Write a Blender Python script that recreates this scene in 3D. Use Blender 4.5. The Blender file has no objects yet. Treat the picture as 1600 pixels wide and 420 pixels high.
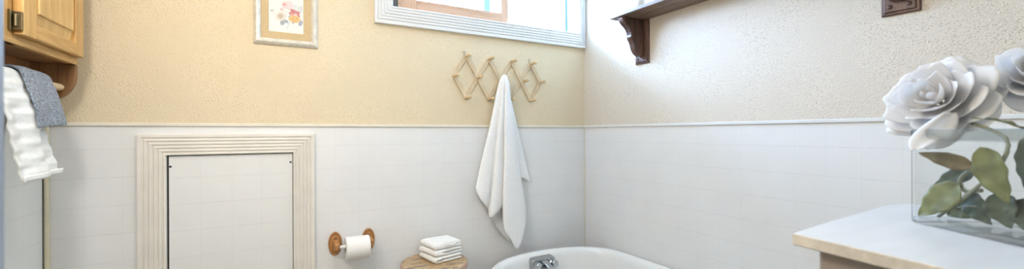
import bpy, bmesh, math, random
from mathutils import Vector, Matrix, noise

random.seed(7)
scn = bpy.context.scene
COL = scn.collection
PI = math.pi

# ------------------------------------------------------------------ helpers
class MB:
    """Collects shapes into one mesh object."""
    def __init__(self):
        self.bm = bmesh.new()

    def face(self, vs, mi=0):
        try:
            f = self.bm.faces.new(vs)
            f.material_index = mi
            return f
        except ValueError:
            return None

    def box(self, lo, hi, mi=0, M=None):
        x0, y0, z0 = lo
        x1, y1, z1 = hi
        P = [(x0, y0, z0), (x1, y0, z0), (x1, y1, z0), (x0, y1, z0),
             (x0, y0, z1), (x1, y0, z1), (x1, y1, z1), (x0, y1, z1)]
        v = [self.bm.verts.new((M @ Vector(p)) if M else p) for p in P]
        for q in ((3, 2, 1, 0), (4, 5, 6, 7), (0, 1, 5, 4), (1, 2, 6, 5), (2, 3, 7, 6), (3, 0, 4, 7)):
            self.face([v[i] for i in q], mi)
        return self

    def loft(self, rings, closed=True, caps=True, mi=0):
        R = [[self.bm.verts.new(p) for p in r] for r in rings]
        n = len(R[0])
        for a, b in zip(R, R[1:]):
            for i in range(n if closed else n - 1):
                j = (i + 1) % n
                self.face([a[i], a[j], b[j], b[i]], mi)
        if caps and closed:
            self.face(list(reversed(R[0])), mi)
            self.face(R[-1], mi)
        return R

    def prism(self, pts, fn0, fn1, mi=0):
        self.loft([[fn0(p) for p in pts], [fn1(p) for p in pts]], mi=mi)
        return self

    def lathe(self, prof, M=None, n=24, caps=True, mi=0):
        M = M or Matrix()
        rings = []
        for r, h in prof:
            r = max(r, 1e-5)
            rings.append([M @ Vector((r * math.cos(2 * PI * k / n), r * math.sin(2 * PI * k / n), h)) for k in range(n)])
        self.loft(rings, caps=caps, mi=mi)
        return self

    def tube(self, path, rad, n=10, mi=0):
        path = [Vector(p) for p in path]
        rings = []
        ref = Vector((0.13, 0.31, 0.94))
        for i, p in enumerate(path):
            t = (path[min(i + 1, len(path) - 1)] - path[max(i - 1, 0)])
            if t.length < 1e-9:
                t = Vector((0, 0, 1))
            t.normalize()
            if abs(t.dot(ref)) > 0.97:
                ref = Vector((0.9, 0.3, 0.1))
            a = t.cross(ref).normalized()
            b = t.cross(a)
            r = rad(i / (len(path) - 1)) if callable(rad) else rad
            rings.append([p + a * r * math.cos(2 * PI * k / n) + b * r * math.sin(2 * PI * k / n) for k in range(n)])
        self.loft(rings, mi=mi)
        return self

    def grid(self, fn, nu, nv, mi=0):
        V = [[self.bm.verts.new(fn(u / nu, v / nv)) for u in range(nu + 1)] for v in range(nv + 1)]
        for v in range(nv):
            for u in range(nu):
                self.face([V[v][u], V[v][u + 1], V[v + 1][u + 1], V[v + 1][u]], mi)
        return V

    def build(self, name, mats, parent=None, smooth=False, bevel=0, solid=0, sub=0, seg=2, weighted=False):
        bmesh.ops.recalc_face_normals(self.bm, faces=self.bm.faces)
        me = bpy.data.meshes.new(name)
        self.bm.to_mesh(me)
        self.bm.free()
        o = bpy.data.objects.new(name, me)
        COL.objects.link(o)
        for m in (mats if isinstance(mats, (list, tuple)) else [mats]):
            me.materials.append(m)
        if smooth:
            for p in me.polygons:
                p.use_smooth = True
        if solid:
            md = o.modifiers.new('Solidify', 'SOLIDIFY')
            md.thickness = solid
            md.offset = 0
        if sub:
            md = o.modifiers.new('Subsurf', 'SUBSURF')
            md.levels = md.render_levels = sub
        if bevel:
            md = o.modifiers.new('Bevel', 'BEVEL')
            md.width = bevel
            md.segments = seg
            md.limit_method = 'ANGLE'
            md.angle_limit = math.radians(40)
        if parent:
            o.parent = parent
            o.matrix_parent_inverse = parent.matrix_world.inverted()
        return o


def tag(o, label, cat, group=None):
    o['label'] = label
    o['category'] = cat
    if group:
        o['group'] = group
    return o


def empty(name, loc, label=None, cat=None, group=None):
    o = bpy.data.objects.new(name, None)
    COL.objects.link(o)
    o.location = loc
    o.empty_display_size = 0.05
    bpy.context.view_layer.update()
    if label:
        tag(o, label, cat, group)
    return o


def structure(o):
    o['kind'] = 'structure'
    return o


def axis_matrix(loc, z):
    z = Vector(z).normalized()
    return Matrix.Translation(loc) @ z.to_track_quat('Z', 'Y').to_matrix().to_4x4()

# ------------------------------------------------------------------ materials
def new_mat(name):
    m = bpy.data.materials.new(name)
    m.use_nodes = True
    nt = m.node_tree
    b = nt.nodes['Principled BSDF']
    return m, nt, b


def N(nt, kind, **kw):
    n = nt.nodes.new(kind)
    for k, v in kw.items():
        if k in n.inputs:
            n.inputs[k].default_value = v
        else:
            setattr(n, k, v)
    return n


def L(nt, a, b):
    nt.links.new(a, b)


def coords(nt, scale=(1, 1, 1), loc=(0, 0, 0), kind='Object'):
    tc = N(nt, 'ShaderNodeTexCoord')
    mp = N(nt, 'ShaderNodeMapping')
    mp.inputs['Scale'].default_value = scale
    mp.inputs['Location'].default_value = loc
    L(nt, tc.outputs[kind], mp.inputs['Vector'])
    return mp.outputs['Vector']


def ramp(nt, fac, stops):
    r = N(nt, 'ShaderNodeValToRGB')
    els = r.color_ramp.elements
    while len(els) < len(stops):
        els.new(0.5)
    for e, (p, c) in zip(els, stops):
        e.position = p
        e.color = (*c, 1) if len(c) == 3 else c
    L(nt, fac, r.inputs['Fac'])
    return r.outputs['Color']


def bump(nt, b, height, strength=0.3, dist=0.002):
    bp = N(nt, 'ShaderNodeBump', Strength=strength, Distance=dist)
    L(nt, height, bp.inputs['Height'])
    L(nt, bp.outputs['Normal'], b.inputs['Normal'])
    return bp


def plain(name, col, rough=0.5, metal=0, nscale=0, nstr=0.1, var=0.0, coat=0):
    m, nt, b = new_mat(name)
    b.inputs['Base Color'].default_value = (*col, 1)
    b.inputs['Roughness'].default_value = rough
    b.inputs['Metallic'].default_value = metal
    if coat:
        b.inputs['Coat Weight'].default_value = coat
    v = coords(nt)
    nz = N(nt, 'ShaderNodeTexNoise', Scale=nscale or 14.0, Detail=4.0)
    L(nt, v, nz.inputs['Vector'])
    lo = tuple(max(0, c * (1 - var - 0.02)) for c in col)
    hi = tuple(min(1, c * (1 + var + 0.01)) for c in col)
    L(nt, ramp(nt, nz.outputs['Fac'], [(0.3, lo), (0.7, hi)]), b.inputs['Base Color'])
    if nscale:
        bump(nt, b, nz.outputs['Fac'], nstr)
    return m


def wood(name, dark, light, scale=(18, 18, 1.6), rough=0.45, bstr=0.08, loc=(0, 0, 0), rings=2.0):
    m, nt, b = new_mat(name)
    v = coords(nt, scale, loc)
    n1 = N(nt, 'ShaderNodeTexNoise', Scale=rings, Detail=8.0, Roughness=0.65, Distortion=0.6)
    L(nt, v, n1.inputs['Vector'])
    v2 = coords(nt, tuple(s * 6 for s in scale), loc)
    n2 = N(nt, 'ShaderNodeTexNoise', Scale=rings, Detail=3.0)
    L(nt, v2, n2.inputs['Vector'])
    mx = N(nt, 'ShaderNodeMix', data_type='FLOAT')
    mx.inputs[0].default_value = 0.35
    L(nt, n1.outputs['Fac'], mx.inputs[2])
    L(nt, n2.outputs['Fac'], mx.inputs[3])
    mid = tuple((a + c) / 2 for a, c in zip(dark, light))
    L(nt, ramp(nt, mx.outputs[0], [(0.37, dark), (0.5, mid), (0.62, light)]), b.inputs['Base Color'])
    b.inputs['Roughness'].default_value = rough
    bump(nt, b, mx.outputs[0], bstr, 0.001)
    return m


def plank_tint(m, axis, width, amt):
    nt = m.node_tree
    b = nt.nodes['Principled BSDF']
    src = b.inputs['Base Color'].links[0].from_socket
    tc = N(nt, 'ShaderNodeTexCoord')
    sp_ = N(nt, 'ShaderNodeSeparateXYZ')
    L(nt, tc.outputs['Object'], sp_.inputs[0])
    dv = N(nt, 'ShaderNodeMath', operation='DIVIDE')
    L(nt, sp_.outputs[axis], dv.inputs[0])
    dv.inputs[1].default_value = width
    fl = N(nt, 'ShaderNodeMath', operation='FLOOR')
    L(nt, dv.outputs[0], fl.inputs[0])
    wn = N(nt, 'ShaderNodeTexWhiteNoise', noise_dimensions='1D')
    L(nt, fl.outputs[0], wn.inputs['W'])
    mr = N(nt, 'ShaderNodeMapRange')
    mr.inputs['To Min'].default_value = 1 - amt
    mr.inputs['To Max'].default_value = 1 + amt
    L(nt, wn.outputs['Value'], mr.inputs['Value'])
    hs = N(nt, 'ShaderNodeHueSaturation')
    L(nt, mr.outputs['Result'], hs.inputs['Value'])
    L(nt, src, hs.inputs['Color'])
    L(nt, hs.outputs['Color'], b.inputs['Base Color'])


def plaster(name, col, speck, speck_amt, fleck=150.0, bumps=0.75):
    """Hand-textured painted plaster: small raised spatter, its tiny shadows coloured in as dark flecks."""
    m, nt, b = new_mat(name)
    v = coords(nt)
    n1 = N(nt, 'ShaderNodeTexNoise', Scale=210.0, Detail=2.0, Roughness=0.5)
    L(nt, v, n1.inputs['Vector'])
    big = N(nt, 'ShaderNodeTexNoise', Scale=5.0, Detail=2.0)
    L(nt, v, big.inputs['Vector'])
    vo = N(nt, 'ShaderNodeTexVoronoi', Scale=fleck)
    vo.inputs['Randomness'].default_value = 1.0
    L(nt, coords(nt, (1, 0.75, 1.25)), vo.inputs['Vector'])
    # spatter blobs
    blob = N(nt, 'ShaderNodeMapRange')
    blob.inputs['From Min'].default_value = 0.44
    blob.inputs['From Max'].default_value = 0.74
    L(nt, n1.outputs['Fac'], blob.inputs['Value'])
    # flecks (spatter shadow put into the colour): tiny cells, present only where a coarser noise lets them
    fl = N(nt, 'ShaderNodeMapRange')
    fl.inputs['From Min'].default_value = 0.40
    fl.inputs['From Max'].default_value = 0.24
    L(nt, vo.outputs['Distance'], fl.inputs['Value'])
    pick = N(nt, 'ShaderNodeMath', operation='GREATER_THAN')
    sep = N(nt, 'ShaderNodeSeparateColor')
    L(nt, vo.outputs['Color'], sep.inputs[0])
    L(nt, sep.outputs[0], pick.inputs[0])
    pick.inputs[1].default_value = 1 - speck_amt
    mul = N(nt, 'ShaderNodeMath', operation='MULTIPLY')
    L(nt, fl.outputs['Result'], mul.inputs[0])
    L(nt, pick.outputs[0], mul.inputs[1])
    msk = N(nt, 'ShaderNodeMapRange')
    msk.inputs['From Min'].default_value = 0.34
    msk.inputs['From Max'].default_value = 0.62
    L(nt, big.outputs['Fac'], msk.inputs['Value'])
    mul2 = N(nt, 'ShaderNodeMath', operation='MULTIPLY')
    L(nt, mul.outputs[0], mul2.inputs[0])
    L(nt, msk.outputs['Result'], mul2.inputs[1])
    mx = N(nt, 'ShaderNodeMix', data_type='RGBA')
    L(nt, mul2.outputs[0], mx.inputs[0])
    lo = tuple(c * 0.95 for c in col)
    L(nt, ramp(nt, big.outputs['Fac'], [(0.3, lo), (0.7, col)]), mx.inputs[6])
    mx.inputs[7].default_value = (*speck, 1)
    L(nt, mx.outputs[2], b.inputs['Base Color'])
    b.inputs['Roughness'].default_value = 0.62
    # a few larger lumps standing proud of the stipple
    vo2 = N(nt, 'ShaderNodeTexVoronoi', Scale=48.0)
    L(nt, v, vo2.inputs['Vector'])
    lump = N(nt, 'ShaderNodeMapRange')
    lump.inputs['From Min'].default_value = 0.16
    lump.inputs['From Max'].default_value = 0.05
    L(nt, vo2.outputs['Distance'], lump.inputs['Value'])
    hsum = N(nt, 'ShaderNodeMath', operation='MULTIPLY_ADD')
    L(nt, lump.outputs['Result'], hsum.inputs[0])
    hsum.inputs[1].default_value = 1.3
    L(nt, blob.outputs['Result'], hsum.inputs[2])
    bump(nt, b, hsum.outputs[0], bumps, 0.0018)
    return m


def tileboard(name, axis, origin, size=0.1075, z0=1.272, col=(0.8, 0.8, 0.79), groove=0.0016):
    """White tile-patterned board; grooves every `size` metres along `axis` and z (world metres = object metres)."""
    m, nt, b = new_mat(name)
    tc = N(nt, 'ShaderNodeTexCoord')
    sp = N(nt, 'ShaderNodeSeparateXYZ')
    L(nt, tc.outputs['Object'], sp.inputs[0])

    def line(out, off):
        a = N(nt, 'ShaderNodeMath', operation='SUBTRACT')
        L(nt, out, a.inputs[0])
        a.inputs[1].default_value = off - size / 2
        f = N(nt, 'ShaderNodeMath', operation='FLOORED_MODULO')
        L(nt, a.outputs[0], f.inputs[0])
        f.inputs[1].default_value = size
        s = N(nt, 'ShaderNodeMath', operation='SUBTRACT')
        L(nt, f.outputs[0], s.inputs[0])
        s.inputs[1].default_value = size / 2
        ab = N(nt, 'ShaderNodeMath', operation='ABSOLUTE')
        L(nt, s.outputs[0], ab.inputs[0])
        r = N(nt, 'ShaderNodeMapRange')
        r.inputs['From Min'].default_value = groove
        r.inputs['From Max'].default_value = groove * 0.25
        L(nt, ab.outputs[0], r.inputs['Value'])
        return r.outputs['Result']
    l1 = line(sp.outputs[axis], origin)
    l2 = line(sp.outputs['Z'], z0)
    l1d = N(nt, 'ShaderNodeMath', operation='MULTIPLY')
    L(nt, l1, l1d.inputs[0])
    l1d.inputs[1].default_value = 0.45
    mxm = N(nt, 'ShaderNodeMath', operation='MAXIMUM')
    L(nt, l1d.outputs[0], mxm.inputs[0])
    L(nt, l2, mxm.inputs[1])
    nz = N(nt, 'ShaderNodeTexNoise', Scale=7.0, Detail=3.0)
    L(nt, tc.outputs['Object'], nz.inputs['Vector'])
    nz2 = N(nt, 'ShaderNodeTexNoise', Scale=26.0, Detail=4.0)
    L(nt, tc.outputs['Object'], nz2.inputs['Vector'])
    dirt = N(nt, 'ShaderNodeMapRange')
    dirt.inputs['From Min'].default_value = 0.35
    dirt.inputs['From Max'].default_value = 0.7
    dirt.inputs['To Min'].default_value = 0.25
    dirt.inputs['To Max'].default_value = 0.85
    L(nt, nz2.outputs['Fac'], dirt.inputs['Value'])
    fm = N(nt, 'ShaderNodeMath', operation='MULTIPLY')
    L(nt, mxm.outputs[0], fm.inputs[0])
    L(nt, dirt.outputs['Result'], fm.inputs[1])
    mx = N(nt, 'ShaderNodeMix', data_type='RGBA')
    L(nt, fm.outputs[0], mx.inputs[0])
    L(nt, ramp(nt, nz.outputs['Fac'], [(0.3, tuple(c * 0.97 for c in col)), (0.7, col)]), mx.inputs[6])
    mx.inputs[7].default_value = (col[0] * 0.80, col[1] * 0.79, col[2] * 0.78, 1)
    L(nt, mx.outputs[2], b.inputs['Base Color'])
    b.inputs['Roughness'].default_value = 0.33
    b.inputs['Specular IOR Level'].default_value = 0.35
    inv = N(nt, 'ShaderNodeMath', operation='SUBTRACT')
    inv.inputs[0].default_value = 1
    L(nt, mxm.outputs[0], inv.inputs[1])
    add = N(nt, 'ShaderNodeMath', operation='MULTIPLY_ADD')
    L(nt, nz.outputs['Fac'], add.inputs[0])
    add.inputs[1].default_value = 0.5
    L(nt, inv.outputs[0], add.inputs[2])
    bump(nt, b, add.outputs[0], 0.3, 0.0010)
    return m


def fabric(name, col, scale=420.0, strength=0.6, ribs=None, var=0.04, rib_axis='Z', patch=0):
    m, nt, b = new_mat(name)
    v = coords(nt)
    nz = N(nt, 'ShaderNodeTexNoise', Scale=scale, Detail=3.0)
    L(nt, v, nz.inputs['Vector'])
    h = nz.outputs['Fac']
    big = N(nt, 'ShaderNodeTexNoise', Scale=patch or 60.0, Detail=4.0)
    L(nt, v, big.inputs['Vector'])
    if ribs:
        sp = N(nt, 'ShaderNodeSeparateXYZ')
        L(nt, v, sp.inputs[0])
        mu = N(nt, 'ShaderNodeMath', operation='MULTIPLY')
        L(nt, sp.outputs[rib_axis], mu.inputs[0])
        mu.inputs[1].default_value = 2 * PI / ribs
        sn = N(nt, 'ShaderNodeMath', operation='SINE')
        L(nt, mu.outputs[0], sn.inputs[0])
        ad = N(nt, 'ShaderNodeMath', operation='MULTIPLY_ADD')
        L(nt, sn.outputs[0], ad.inputs[0])
        ad.inputs[1].default_value = 0.45
        L(nt, nz.outputs['Fac'], ad.inputs[2])
        h = ad.outputs[0]
    lo = tuple(c * (1 - var * 2) for c in col)
    hi = tuple(min(1, c * (1 + var)) for c in col)
    L(nt, ramp(nt, big.outputs['Fac'], [(0.35, lo), (0.65, hi)]), b.inputs['Base Color'])
    b.inputs['Roughness'].default_value = 0.95
    b.inputs['Specular IOR Level'].default_value = 0.1
    b.inputs['Sheen Weight'].default_value = 0.15
    bump(nt, b, h, strength, 0.0015)
    return m


def clear_glass(name, tint=(1, 1, 1), gloss=0.06):
    m = bpy.data.materials.new(name)
    m.use_nodes = True
    nt = m.node_tree
    nt.nodes.remove(nt.nodes['Principled BSDF'])
    out = nt.nodes['Material Output']
    t = N(nt, 'ShaderNodeBsdfTransparent')
    t.inputs['Color'].default_value = (*tint, 1)
    g = N(nt, 'ShaderNodeBsdfGlossy')
    g.inputs['Roughness'].default_value = 0.02
    fr = N(nt, 'ShaderNodeLayerWeight', Blend=0.12)
    mr = N(nt, 'ShaderNodeMapRange')
    mr.inputs['To Min'].default_value = gloss
    mr.inputs['To Max'].default_value = 0.85
    L(nt, fr.outputs['Fresnel'], mr.inputs['Value'])
    mx = N(nt, 'ShaderNodeMixShader')
    L(nt, mr.outputs['Result'], mx.inputs[0])
    L(nt, t.outputs[0], mx.inputs[1])
    L(nt, g.outputs[0], mx.inputs[2])
    L(nt, mx.outputs[0], out.inputs['Surface'])
    return m


PAINT = (0.78, 0.655, 0.452)
M_wall_back = plaster('yellow_plaster', PAINT, (0.48, 0.35, 0.18), 0.22, 215.0)
M_wall_right = plaster('yellow_plaster_daylit', (0.735, 0.65, 0.54), (0.38, 0.31, 0.24), 0.58, 205.0, 0.5)  # same yellow paint with cool window daylight mixed into its colour
M_tile_back = tileboard('tileboard_back', 'X', 0.2265, 0.1085)
M_tile_back.name = 'tileboard_back'
M_tile_right = tileboard('tileboard_right', 'Y', 1.609, 0.1075)
M_tile_left = tileboard('tileboard_left', 'Y', 1.66, 0.1075, 1.272, (0.80, 0.81, 0.77))
M_tile_hatch = tileboard('tileboard_hatch', 'X', -0.29, 0.1085, 1.151)
M_ceiling = plain('ceiling_paint', (0.82, 0.80, 0.75), 0.8, nscale=60)
M_floor = plain('floor_vinyl', (0.45, 0.40, 0.34), 0.4, nscale=20)
M_trim_cream = plain('cream_trim_paint', (0.76, 0.71, 0.60), 0.4, var=0.03)
M_trim_yellow = plain('aged_cream_trim', (0.68, 0.63, 0.45), 0.45, var=0.06)
M_casing = plain('casing_white_paint', (0.74, 0.735, 0.715), 0.35)
M_hatch_frame = plain('hatch_cream_paint', (0.79, 0.75, 0.68), 0.4, var=0.02)
M_doorgrey = plain('grey_door_paint', (0.29, 0.30, 0.32), 0.5, var=0.03)
M_dark = plain('dark_gap', (0.02, 0.02, 0.02), 0.9)
M_oak = wood('honey_oak', (0.46, 0.25, 0.075), (0.70, 0.43, 0.155), (14, 14, 1.0), 0.38)
M_oak_h = wood('honey_oak_horizontal', (0.46, 0.25, 0.075), (0.68, 0.42, 0.155), (14, 1.0, 14), 0.38, loc=(3, 1, 2))
M_oak_panel = wood('honey_oak_panel', (0.53, 0.31, 0.10), (0.76, 0.50, 0.20), (9, 9, 0.7), 0.36, loc=(5, 2, 1))
plank_tint(M_oak_panel, 'Y', 0.052, 0.12)
M_oak_shade = wood('oak_shade_tone', (0.20, 0.09, 0.032), (0.34, 0.175, 0.065), (12, 12, 1.0), 0.5, loc=(1, 7, 2))  # honey oak darkened: shade below the cabinet put into the colour
M_dowel = wood('pale_birch', (0.66, 0.50, 0.30), (0.78, 0.62, 0.40), (30, 2, 30), 0.5)
M_rack = wood('pale_beech', (0.55, 0.41, 0.25), (0.72, 0.57, 0.37), (20, 20, 3), 0.55)
M_peg = wood('turned_beech', (0.58, 0.40, 0.21), (0.72, 0.54, 0.31), (20, 4, 20), 0.5)
M_sash = wood('sash_pine', (0.52, 0.31, 0.19), (0.66, 0.43, 0.29), (1.0, 14, 14), 0.5)
M_sash_v = wood('sash_pine_upright', (0.52, 0.31, 0.19), (0.66, 0.43, 0.29), (14, 14, 1.0), 0.5)
M_tpoak = wood('rosette_oak', (0.30, 0.125, 0.035), (0.52, 0.25, 0.08), (10, 10, 1.6), 0.35)
M_walnut = wood('stained_walnut', (0.035, 0.018, 0.016), (0.17, 0.085, 0.058), (12, 12, 1.6), 0.38, 0.15)
M_shelf = wood('stained_shelf_board', (0.10, 0.06, 0.042), (0.30, 0.20, 0.145), (16, 1.4, 30), 0.5, 0.25)
M_chrome = plain('chrome', (0.50, 0.52, 0.54), 0.14, 1.0)
M_steel = plain('dull_steel', (0.35, 0.34, 0.32), 0.35, 1.0)
M_bronze = plain('aged_brass_hinge', (0.26, 0.21, 0.12), 0.35, 1.0, var=0.2)
M_screw = plain('dark_screw', (0.06, 0.06, 0.07), 0.4, 0.6)
M_enamel = plain('white_enamel', (0.84, 0.835, 0.81), 0.12, coat=0.5)
M_towel = fabric('white_waffle_cotton', (0.90, 0.897, 0.885), 300, 0.32, ribs=0.0085, var=0.012)
M_hemfab = fabric('white_hem_cotton', (0.80, 0.775, 0.74), 300, 0.3, ribs=0.011)
M_cloth = fabric('white_terry', (0.87, 0.865, 0.845), 420, 0.25, var=0.015)
M_cloth_rib = fabric('white_ribbed_terry', (0.87, 0.865, 0.845), 420, 0.3, var=0.015, ribs=0.0075, rib_axis='X')
M_grey = fabric('blue_grey_terry', (0.29, 0.335, 0.39), 420, 1.0, var=0.30, patch=210)
M_handtowel = fabric('white_hand_towel', (0.80, 0.81, 0.79), 200, 0.5, ribs=0.021, var=0.02)
M_paper = plain('tissue_paper', (0.86, 0.84, 0.81), 0.9, nscale=160, nstr=0.08)
M_roller = plain('white_plastic', (0.86, 0.87, 0.86), 0.3)
M_silverframe = plain('silver_gilt_wash', (0.70, 0.665, 0.58), 0.4, 0.15, nscale=45, nstr=0.15, var=0.10)
M_mat = plain('tan_mat_board', (0.62, 0.475, 0.27), 0.85, nscale=90, nstr=0.05, var=0.03)
M_print = plain('print_paper', (0.83, 0.825, 0.80), 0.8)
M_pglass = clear_glass('picture_glass', gloss=0.02)
M_winglass = clear_glass('window_glass', (0.98, 0.99, 1.0), 0.03)
M_vase = clear_glass('vase_glass', (0.975, 0.982, 0.98), 0.022)
M_vasebase = clear_glass('vase_base_glass', (0.86, 0.88, 0.88), 0.09)
M_alu = plain('pale_blue_aluminium', (0.13, 0.20, 0.29), 0.4, 0.2)
M_track = plain('dark_track', (0.10, 0.09, 0.085), 0.5)
M_canister = plain('pale_ceramic', (0.80, 0.80, 0.76), 0.3)


def petal_mat():
    m, nt, b = new_mat('white_silk_petal')
    v = coords(nt, (1, 1, 1), kind='UV')
    sp = N(nt, 'ShaderNodeSeparateXYZ')
    L(nt, v, sp.inputs[0])
    nz = N(nt, 'ShaderNodeTexNoise', Scale=30.0, Detail=3.0)
    L(nt, coords(nt), nz.inputs['Vector'])
    c = ramp(nt, nz.outputs['Fac'], [(0.3, (0.895, 0.885, 0.875)), (0.7, (0.92, 0.918, 0.915))])
    L(nt, c, b.inputs['Base Color'])
    b.inputs['Roughness'].default_value = 0.7
    b.inputs['Sheen Weight'].default_value = 0.1
    b.inputs['Subsurface Weight'].default_value = 0.0
    b.inputs['Transmission Weight'].default_value = 0.0
    bump(nt, b, nz.outputs['Fac'], 0.1)
    # thin cloth lets some light through
    out = nt.nodes['Material Output']
    tr = N(nt, 'ShaderNodeBsdfTranslucent')
    tr.inputs['Color'].default_value = (0.94, 0.92, 0.91, 1)
    mx = N(nt, 'ShaderNodeMixShader')
    mx.inputs[0].default_value = 0.5
    L(nt, b.outputs[0], mx.inputs[1])
    L(nt, tr.outputs[0], mx.inputs[2])
    L(nt, mx.outputs[0], out.inputs['Surface'])
    return m


M_petal = petal_mat()
M_petal_c = plain('cream_silk_petal', (0.80, 0.70, 0.50), 0.7, var=0.05)
M_leaf = plain('olive_silk_leaf', (0.155, 0.165, 0.055), 0.5, nscale=45, nstr=0.15, var=0.35)
M_leaf_d = plain('dark_silk_leaf', (0.075, 0.10, 0.060), 0.5, nscale=45, nstr=0.15, var=0.35)
M_leaf_b = plain('brown_edged_leaf', (0.15, 0.11, 0.045), 0.5, nscale=45, nstr=0.15, var=0.3)
M_stem = plain('grey_green_stem', (0.24, 0.25, 0.17), 0.5, nscale=60, var=0.15)


def chest_paint():
    m, nt, b = new_mat('chipped_white_paint')
    v = coords(nt)
    geo = N(nt, 'ShaderNodeNewGeometry')
    nz = N(nt, 'ShaderNodeTexNoise', Scale=38.0, Detail=5.0, Roughness=0.7)
    L(nt, v, nz.inputs['Vector'])
    n2 = N(nt, 'ShaderNodeTexNoise', Scale=6.0, Detail=4.0)
    L(nt, coords(nt, (1, 6, 1)), n2.inputs['Vector'])
    base = ramp(nt, n2.outputs['Fac'], [(0.3, (0.60, 0.605, 0.61)), (0.65, (0.655, 0.66, 0.665))])
    chip = ramp(nt, nz.outputs['Fac'], [(0.685, (0, 0, 0)), (0.72, (1, 1, 1))])
    mx = N(nt, 'ShaderNodeMix', data_type='RGBA')
    L(nt, chip, mx.inputs[0])
    L(nt, base, mx.inputs[6])
    mx.inputs[7].default_value = (0.55, 0.49, 0.39, 1)
    L(nt, mx.outputs[2], b.inputs['Base Color'])
    b.inputs['Roughness'].default_value = 0.3
    b.inputs['Specular IOR Level'].default_value = 0.5
    bump(nt, b, nz.outputs['Fac'], 0.03)
    return m


M_chesttop = chest_paint()
M_chestedge = plain('worn_cream_edge', (0.66, 0.60, 0.50), 0.55, nscale=50, nstr=0.2, var=0.14)
M_chestbody = plain('taupe_chest_paint', (0.40, 0.325, 0.265), 0.5, var=0.05)
M_chestrail = plain('cream_chest_rail', (0.66, 0.58, 0.46), 0.5, var=0.05)


def stool_mat():
    m, nt, b = new_mat('worn_stool_top')
    n1 = N(nt, 'ShaderNodeTexNoise', Scale=4.0, Detail=8.0, Roughness=0.7, Distortion=0.8)
    L(nt, coords(nt, (4, 14, 4)), n1.inputs['Vector'])
    c1 = ramp(nt, n1.outputs['Fac'], [(0.36, (0.13, 0.085, 0.045)), (0.48, (0.42, 0.27, 0.13)), (0.62, (0.62, 0.46, 0.28))])
    n2 = N(nt, 'ShaderNodeTexNoise', Scale=9.0, Detail=6.0, Roughness=0.75)
    L(nt, coords(nt, (1, 2.5, 1), (0.3, 0.1, 0)), n2.inputs['Vector'])
    k = ramp(nt, n2.outputs['Fac'], [(0.555, (0, 0, 0)), (0.60, (1, 1, 1))])
    mx = N(nt, 'ShaderNodeMix', data_type='RGBA')
    L(nt, k, mx.inputs[0])
    L(nt, c1, mx.inputs[6])
    mx.inputs[7].default_value = (0.16, 0.14, 0.125, 1)
    L(nt, mx.outputs[2], b.inputs['Base Color'])
    b.inputs['Roughness'].default_value = 0.42
    bump(nt, b, n1.outputs['Fac'], 0.25)
    return m


M_stool = stool_mat()
M_stoolside = wood('stool_bark_edge', (0.42, 0.26, 0.19), (0.60, 0.41, 0.32), (12, 12, 4), 0.6)

# ------------------------------------------------------------------ room shell
XL, XR, YB, YF, ZC = -0.743, 1.758, 2.131, -0.42, 2.44
WZ = 1.372            # top of the tiled wainscot
WIN = (0.503, 1.710, 1.978, 2.300)   # opening x0 x1 z0 z1

m = MB()
wy0, wy1 = YB + 0.003, YB + 0.15
m.box((XL - 0.15, wy0, 0), (WIN[0], wy1, ZC))
m.box((WIN[1], wy0, 0), (XR + 0.15, wy1, ZC))
m.box((WIN[0], wy0, 0), (WIN[1], wy1, WIN[2]))
m.box((WIN[0], wy0, WIN[3]), (WIN[1], wy1, ZC))
wall_back = structure(m.build('wall_back', M_wall_back))
wall_right = structure(MB().box((XR + 0.003, YF - 0.1, 0), (XR + 0.15, wy0 + 0.0, ZC)).build('wall_right', M_wall_right))
wall_left = structure(MB().box((XL - 0.15, YF - 0.1, 0), (XL - 0.003, wy0, ZC)).build('wall_left', M_wall_back))
m = MB()
DX0, DX1, DZ = -0.22, 0.60, 2.04
m.box((XL, YF - 0.1, 0), (DX0, YF, ZC))
m.box((DX1, YF - 0.1, 0), (XR, YF, ZC))
m.box((DX0, YF - 0.1, DZ), (DX1, YF, ZC))
structure(m.build('wall_front', M_wall_back))
structure(MB().box((XL - 0.15, -1.7, -0.1), (XR + 0.15, wy1, 0)).build('floor', M_floor))
structure(MB().box((XL - 0.15, -1.7, ZC), (XR + 0.15, wy1, ZC + 0.1)).build('ceiling', M_ceiling))
# hallway behind the doorway
m = MB()
m.box((XL - 0.15, -1.7, 0), (XL, YF - 0.1, ZC))
m.box((XR, -1.7, 0), (XR + 0.15, YF - 0.1, ZC))
m.box((XL - 0.15, -1.8, 0), (XR + 0.15, -1.7, ZC))
structure(m.build('wall_hallway', plain('hall_paint', (0.75, 0.72, 0.66), 0.7)))

# roof eave outside, over the window
structure(MB().box((-1.2, wy1 + 0.005, 2.46), (2.2, wy1 + 0.36, 2.52)).build('roof_eave', M_casing))
# wainscot boards, on the walls
MB().box((XL, YB, 0.0), (XR, wy0 + 0.001, WZ - 0.004)).build('wainscot', M_tile_back, wall_back)
MB().box((XR, YF, 0.0), (XR + 0.004, YB, WZ - 0.004)).build('wainscot', M_tile_right, wall_right)
MB().box((XL - 0.004, YF, 0.0), (XL, YB, WZ - 0.004)).build('wainscot', M_tile_left, wall_left)
# cap strips
structure(MB().box((XL, YB - 0.007, WZ - 0.010), (XR, YB + 0.002, WZ + 0.004)).build('trim_1', M_trim_cream, bevel=0.003))
structure(MB().box((XR - 0.007, YF, WZ - 0.010), (XR + 0.002, YB - 0.007, WZ + 0.004)).build('trim_2', M_casing, bevel=0.003))
structure(MB().box((XL - 0.002, YF, WZ - 0.010), (XL + 0.007, YB - 0.007, WZ + 0.004)).build('trim_3', M_trim_cream, bevel=0.003))
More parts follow.
